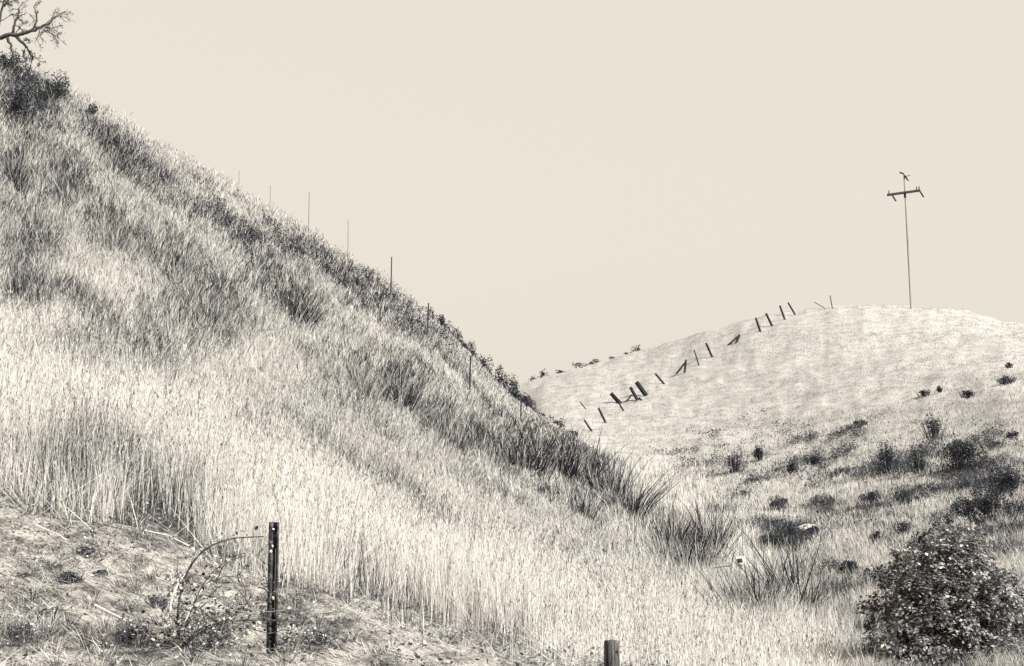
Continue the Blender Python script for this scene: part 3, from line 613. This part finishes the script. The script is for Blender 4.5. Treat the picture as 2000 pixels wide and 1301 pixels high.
for k in range(64):
    u0 = rng.uniform(335, 560); v0 = rng.uniform(1130, 1275); an = rng.uniform(-1.2, .5) if k % 3 else rng.uniform(-2.6, -1.6); L_ = rng.uniform(25, 95); cu = rng.normal()*.35; pp = []
    for t in np.linspace(0, 1, 7): pp.append((u0+L_*t*math.cos(an+cu*t), v0+L_*t*math.sin(an+cu*t)))
    q = np.array(PL(pp, Yc+rng.uniform(-.35, .1))); q += rnd(q.shape, .006); mb = MB(); tube(mb, q-b, np.linspace(.0045, .0018, 7)*rng.uniform(.6, 1.3), 4)
    mb.build('twig', M_BARK if rng.random() < .6 else M_POLE, br)
    for w_ in range(7): leaves(mlf, (q[rng.integers(1, 7)]+rnd(3, .025)-b)[None], np.array([rng.uniform(.012, .032)]), np.array([np.clip(.4+rng.normal()*.28, 0, 1)]), aspect=.6)
mlf.build('foliage', M_LEAF, br)
for a in [(560, 1275, 60, 44, 'weeds growing round the right side of the steel post', .5, 500), (575, 1200, 50, 60, 'leafy weed standing behind the steel post', .55, 400),
          (255, 1262, 80, 56, 'dark leafy weed left of the bramble root', .3, 900), (420, 1272, 90, 50, 'leafy weed under the arching bramble', .42, 800),
          (620, 1262, 100, 44, 'broad spreading weed right of the post near the bottom edge', .45, 700), (310, 1190, 60, 30, 'thin weed on the thatch left of the bramble', .4, 400), (530, 1225, 60, 40, 'leafy weed touching the left side of the steel post', .4, 500), (100, 1205, 60, 18, 'low flat weed on the thatch above the bottom left corner', .3, 400),
          (445, 1095, 90, 60, 'pale leafy weeds where the tall grass meets the bramble', .62, 700), (160, 1085, 50, 20, 'dark mat of weed in a hollow of the thatch', .2, 500),
          (200, 1125, 44, 12, 'flat dark weed patch on the pale thatch', .2, 350), (130, 1140, 60, 26, 'ragged dark weed on the pale thatch at far left', .25, 500), (40, 1262, 70, 50, 'weed clump in the bottom left corner', .32, 600)]:
    shrub(a[0], a[1], a[2], a[3], a[4], tone=a[5], n=a[6], group='weeds on the foreground bank', name='weed', cat='weed', leafpx=6, blady=.3, mat=M_LEAF, var=.22, stems=False)

# square timber post at the bottom
Yq = 6.6; g = P(1196, Yq)[0]; tp = unproj(1196., 1251., Yq); s = px(Yq); a = 21*s; ang = R(40); Rz = np.array([[math.cos(ang), -math.sin(ang), 0], [math.sin(ang), math.cos(ang), 0], [0, 0, 1]])
H = tp[2]-g[2]; wp = empty('timber_post', g, 'square grey timber post stub at the bottom centre right', 'post')
mb = MB(); V = []
for z, k in ((-.25, 1), (H-.012, 1), (H, .88)):
    for x, y in ((-.5, -.5), (.5, -.5), (.5, .5), (-.5, .5)): V.append(Rz@np.array([x*a*k, y*a*k, z]))
mb.add(V, [[0, 1, 5, 4], [1, 2, 6, 5], [2, 3, 7, 6], [3, 0, 4, 7], [4, 5, 9, 8], [5, 6, 10, 9], [6, 7, 11, 10], [7, 4, 8, 11], [8, 9, 10, 11]], 0); mb.build('shaft', M_WOODL, wp)
mb = MB(); tube(mb, [Rz@np.array([a*.1, -a*.53, H-.05]), Rz@np.array([a*.1, -a*.62, H-.05])], .006, 6); mb.build('nail_head', M_STEEL, wp)

# ------------------------------------------------------------------ stakes on the left slope
def post(bt, tp_, r, label, mat, group, name='fence_post', n=6, cat='fence post', hidden=None, extras=()):
    """bt, tp_ in picture coordinates; the foot is where the ground is met (or a little behind the crest)"""
    b = ground(*bt) if hidden is None else P(bt[0], hidden)[0]
    T = unproj(float(tp_[0]), float(tp_[1]), b[1]); d = T-b; mb = MB(); tube(mb, [d*-.12, d*.5, d], [r, r, r*.92], n)
    o = mb.build(name, mat, loc=None); o.location = b; tag(o, label, cat, group); return o
G1 = 'thin stakes along the top of the left hill'
for bt, tp_, r, hid, lb in [((917,782),(919,695),.030,None,'thin dark stake, second lowest on the left hill'),((835,668),(837,592),.030,None,'thin dark stake whose top meets the crest brush'),
  ((763,585),(765,502),.026,None,'thin stake rising from the slope into the sky'),((679,520),(680,430),.020,53,'faint stake on the skyline, right of a taller faint one'),
  ((602,460),(604,375),.020,50,'tall faint stake on the skyline of the left hill'),((527,405),(528,362),.015,49,'short faint stake on the skyline near the upper end'),
  ((466,370),(467,333),.015,48,'uppermost faint stake on the skyline'),((1017,830),(1018,772),.032,None,'lowest stake on the left hill, before the valley')]:
    post(bt, tp_, r*.85 if hid is None else r*.5, lb, M_WOOD, G1, 'stake', 6, 'stake', hid)
# ------------------------------------------------------------------ leaning posts over the right hill
G2 = 'old fence posts leaning along the right hill'
for bt, tp_, r, lb in [((1156,843),(1141,820),.05,'thin leaning post, lowest of the right hill fence, above the reeds'),((1144,799),(1133,785),.035,'faint stake behind the lowest fence post'),
  ((1183,827),(1169,797),.07,'single leaning post left of the thick pair'),((1211,790),(1193,768),.13,'thick leaning post with a second board against it'),
  ((1218,803),(1209,788),.05,'thin lower stub below the thick leaning post'),((1245,783),(1231,756),.10,'medium leaning post left of the thickest one'),
  ((1262,774),(1243,746),.15,'thickest leaning post on the right hill'),((1253,783),(1247,777),.07,'tiny stub at the foot of the thickest post'),
  ((1297,750),(1280,730),.07,'leaning post standing alone right of the thickest one'),((1337,729),(1340,703),.08,'upright leg of the lower leaning pair'),
  ((1365,714),(1356,684),.045,'faint thin post between the two leaning pairs'),((1391,698),(1379,670),.08,'dark straight post below the upper leaning pair'),
  ((1437,672),(1444,656),.08,'short leg of the upper leaning pair'),((1485,649),(1476,621),.085,'dark post, first of four near the hilltop'),
  ((1508,637),(1496,612),.085,'dark post, second of four near the hilltop'),((1533,625),(1523,597),.075,'post crossing the skyline, third of four'),
  ((1553,615),(1539,591),.065,'post against the sky, fourth of four near the hilltop'),((1626,604),(1621,577),.035,'faint upright stake on the hilltop skyline')]:
    post(bt, tp_, r*1.25, lb, M_WOOD, G2)
def lean(bt, tp_, r, label, near, name='leaning_brace'):
    b = ground(*bt); Yn = ground(*near)[1]; T = unproj(float(tp_[0]), float(tp_[1]), Yn-.2); d = T-b; mb = MB(); tube(mb, [d*-.05, d], [r, r*.9], 6)
    o = mb.build(name, M_WOOD); o.location = b; return tag(o, label, 'brace', G2)
lean((1321,731),(1339,707),.08,'sloping brace of the lower leaning pair',(1337,729)); lean((1422,676),(1445,654),.10,'long sloping brace of the upper leaning pair',(1437,672))
lean((1223,787),(1234,771),.07,'short brace propped against the medium leaning post',(1245,783)); lean((1224,786),(1245,783),.05,'board lying on the ground between brace and post',(1245,783))
lean((1612,603),(1590,590),.035,'faint fallen rail tipped on the hilltop skyline',(1612,603)); lean((1212,790),(1197,771),.10,'second board against the thick leaning post',(1211,790))

# ------------------------------------------------------------------ utility pole
Yu = Yat(1780, 603) or 120; b = P(1780, Yu)[0]; up_ = empty('utility_pole', b, 'tall thin utility pole with one dark crossarm on the right hilltop', 'utility pole')
T = unproj(1766., 342., Yu); d = T-b; s = px(Yu); mb = MB(); tube(mb, [d*-.05, d*.5, d], [.10, .085, .07], 10); mb.build('pole', M_POLE, up_)
def at(u, v, dy=0): return unproj(float(u), float(v), Yu+dy)-b
A, B = at(1733, 381, -.3), at(1797, 372, -.3); mb = MB(); tube(mb, [A, B], [.14, .14], 4); mb.build('crossarm', M_WOOD, up_)
for a_, c_, r in ((at(1743, 382, -.3), at(1750, 393, -.5), .085), (at(1797, 374, -.3), at(1804, 385, -.5), .085)):
    mb = MB(); q = [a_+(c_-a_)*t for t in np.linspace(0, 1, 9)]; tube(mb, q, [r*.5]+[r, r*.6]*4, 8); mb.build('insulator', M_WOOD, up_)
mb = MB(); tube(mb, [at(1767, 343, -.1), at(1774, 353, -.4)], [.08, .06], 6); mb.build('bracket', M_WOOD, up_)
mb = MB(); tube(mb, [at(1768, 345, -.1), at(1778, 342, -.2)], [.03, .03], 5); mb.build('bracket', M_WOOD, up_)
mb = MB(); tube(mb, [at(1766, 342, 0), at(1764, 339, 0), at(1757, 337, 0)], [.05, .07, .07], 6); mb.build('top_insulator', M_WOOD, up_)
mb = MB(); tube(mb, [at(1767, 376, -.35), at(1767, 386, -.35)], [.09, .07], 6); mb.build('clamp', M_WOOD, up_)
for u0 in (1790, 1736, 1795):
    mb = MB(); tube(mb, [at(u0, 379-(u0-1733)*.14, -.3), at(u0, 370-(u0-1733)*.14+2.5, -.3)], [.05, .04], 6); mb.build('pin_insulator', M_WOOD, up_)

# ------------------------------------------------------------------ little sign in the gully
Ys = 21.0; g = P(1446, Ys)[0]; sg = empty('sign', g, 'small white sign with one dark square, standing in the gully reeds', 'sign'); s = px(Ys)
def as_(u, v, dy=0): return unproj(float(u), float(v), Ys+dy)-g
c = as_(1446, 1097); mb = MB(); Rt = np.array([[math.cos(R(-4)), 0, -math.sin(R(-4))], [0, 1, 0], [math.sin(R(-4)), 0, math.cos(R(-4))]])
Rt = np.array([[math.cos(R(6)), 0, -math.sin(R(6))], [0, 1, 0], [math.sin(R(6)), 0, math.cos(R(6))]])
box(mb, c, 19*s, .02, 19*s, Rt); mb.build('panel', M_WHITE, sg)
mb = MB(); box(mb, as_(1445.5, 1094.5, -.016), 10*s, .008, 7.5*s, Rt); mb.build('dark_square', M_BLACK, sg)
mb = MB(); box(mb, as_(1446.5, 1104, -.016), 9*s, .008, 1.1*s, Rt); mb.build('dark_line', M_BLACK, sg)
mb = MB(); tube(mb, [[0, .03, -.1], c+[0, .03, 0]], [.014, .014], 6); mb.build('stake', M_POLE, sg)
mb = MB(); q = PL([(1392, 1110), (1410, 1107), (1428, 1105)], Ys); tube(mb, np.array(q)-q[0], .008, 5); o = mb.build('wire', M_BARK); o.location = q[0]; tag(o, 'short dark wire running left from the little sign', 'wire')
mb = MB(); q = ground(1429, 1135); T = unproj(1434., 1078., q[1]); tube(mb, [(T-q)*-.05, (T-q)*.5+[-.02, 0, 0], T-q], [.02, .022, .01], 6); o = mb.build('stake', M_BARK); o.location = q; tag(o, 'dark crooked stake just left of the little sign', 'stake')

# ------------------------------------------------------------------ tree at the top left
Yt = 34.0; b = P(-95, Yt)[0]; tr = empty('tree', b, 'bare twiggy tree limb reaching in at the top left corner', 'tree')
def tq(u, v, dy=0): return unproj(float(u), float(v), Yt+dy)-b
mb = MB(); tube(mb, [[0, 0, -.3], tq(-90, 130), tq(-60, 92), tq(-20, 75)], [.26, .2, .15, .10], 8); mb.build('trunk', M_BARK, tr)
def limb(path, r0, r1, depth, mb, mf):
    q = np.array([tq(*p_) for p_ in path]); t = np.arange(len(q)); tt = np.linspace(0, len(q)-1, len(q)*4)
    q = np.stack([pchip(t, q[:, k], tt) for k in range(3)], -1); q += rnd(q.shape, .012); tube(mb, q, np.linspace(r0, r1, len(q)), 5); twigs(q, r1, depth, mb, mf)
def twigs(q, r, depth, mb, mf):
    L = np.linalg.norm(q[-1]-q[0])
    for k in range(6 if depth > 1 else 5):
        i = rng.integers(len(q)//3, len(q)); d = q[-1]-q[0]; d = d/np.linalg.norm(d)+rnd(3, .75)*[1, .6, 1]; d /= np.linalg.norm(d); l = L*rng.uniform(.25, .5)
        e = np.stack([q[i]+d*l*t+rnd(3, .03)*l*t+np.array([0, 0, -.15*l*t*t]) for t in np.linspace(0, 1, 6)]); tube(mb, e, np.linspace(r*.75, r*.3, 6), 4)
        if depth > 0: twigs(e, r*.6, depth-1, mb, mf)
        else:
            c = e[rng.integers(2, 6, 3)]+rnd((3, 3), .025); leaves(mf, c, rng.uniform(.03, .06, 3), np.clip(.22+rnd(3, .1), 0, 1))
for path, r0, r1, dp in [([(-25, 76), (18, 70), (58, 62), (84, 50), (100, 43)], .07, .018, 2), ([(20, 70), (30, 45), (38, 15)], .045, .018, 1), ([(28, 69), (48, 88), (62, 112)], .05, .018, 2),
   ([(15, 72), (22, 95), (30, 125)], .045, .015, 1), ([(60, 61), (72, 40), (66, 12)], .03, .012, 1), ([(98, 43), (115, 32), (130, 44)], .016, .006, 1), ([(-20, 75), (0, 40), (10, -20)], .05, .02, 2), ([(-60, 92), (-70, 20), (-50, -60)], .12, .03, 2)]:
    mb = MB(); mf = MB(); limb(path, r0, r1, dp, mb, mf); L_ = mb.build('limb', M_BARK, tr)
    if mf.n: mf.build('foliage', M_LEAF, L_)
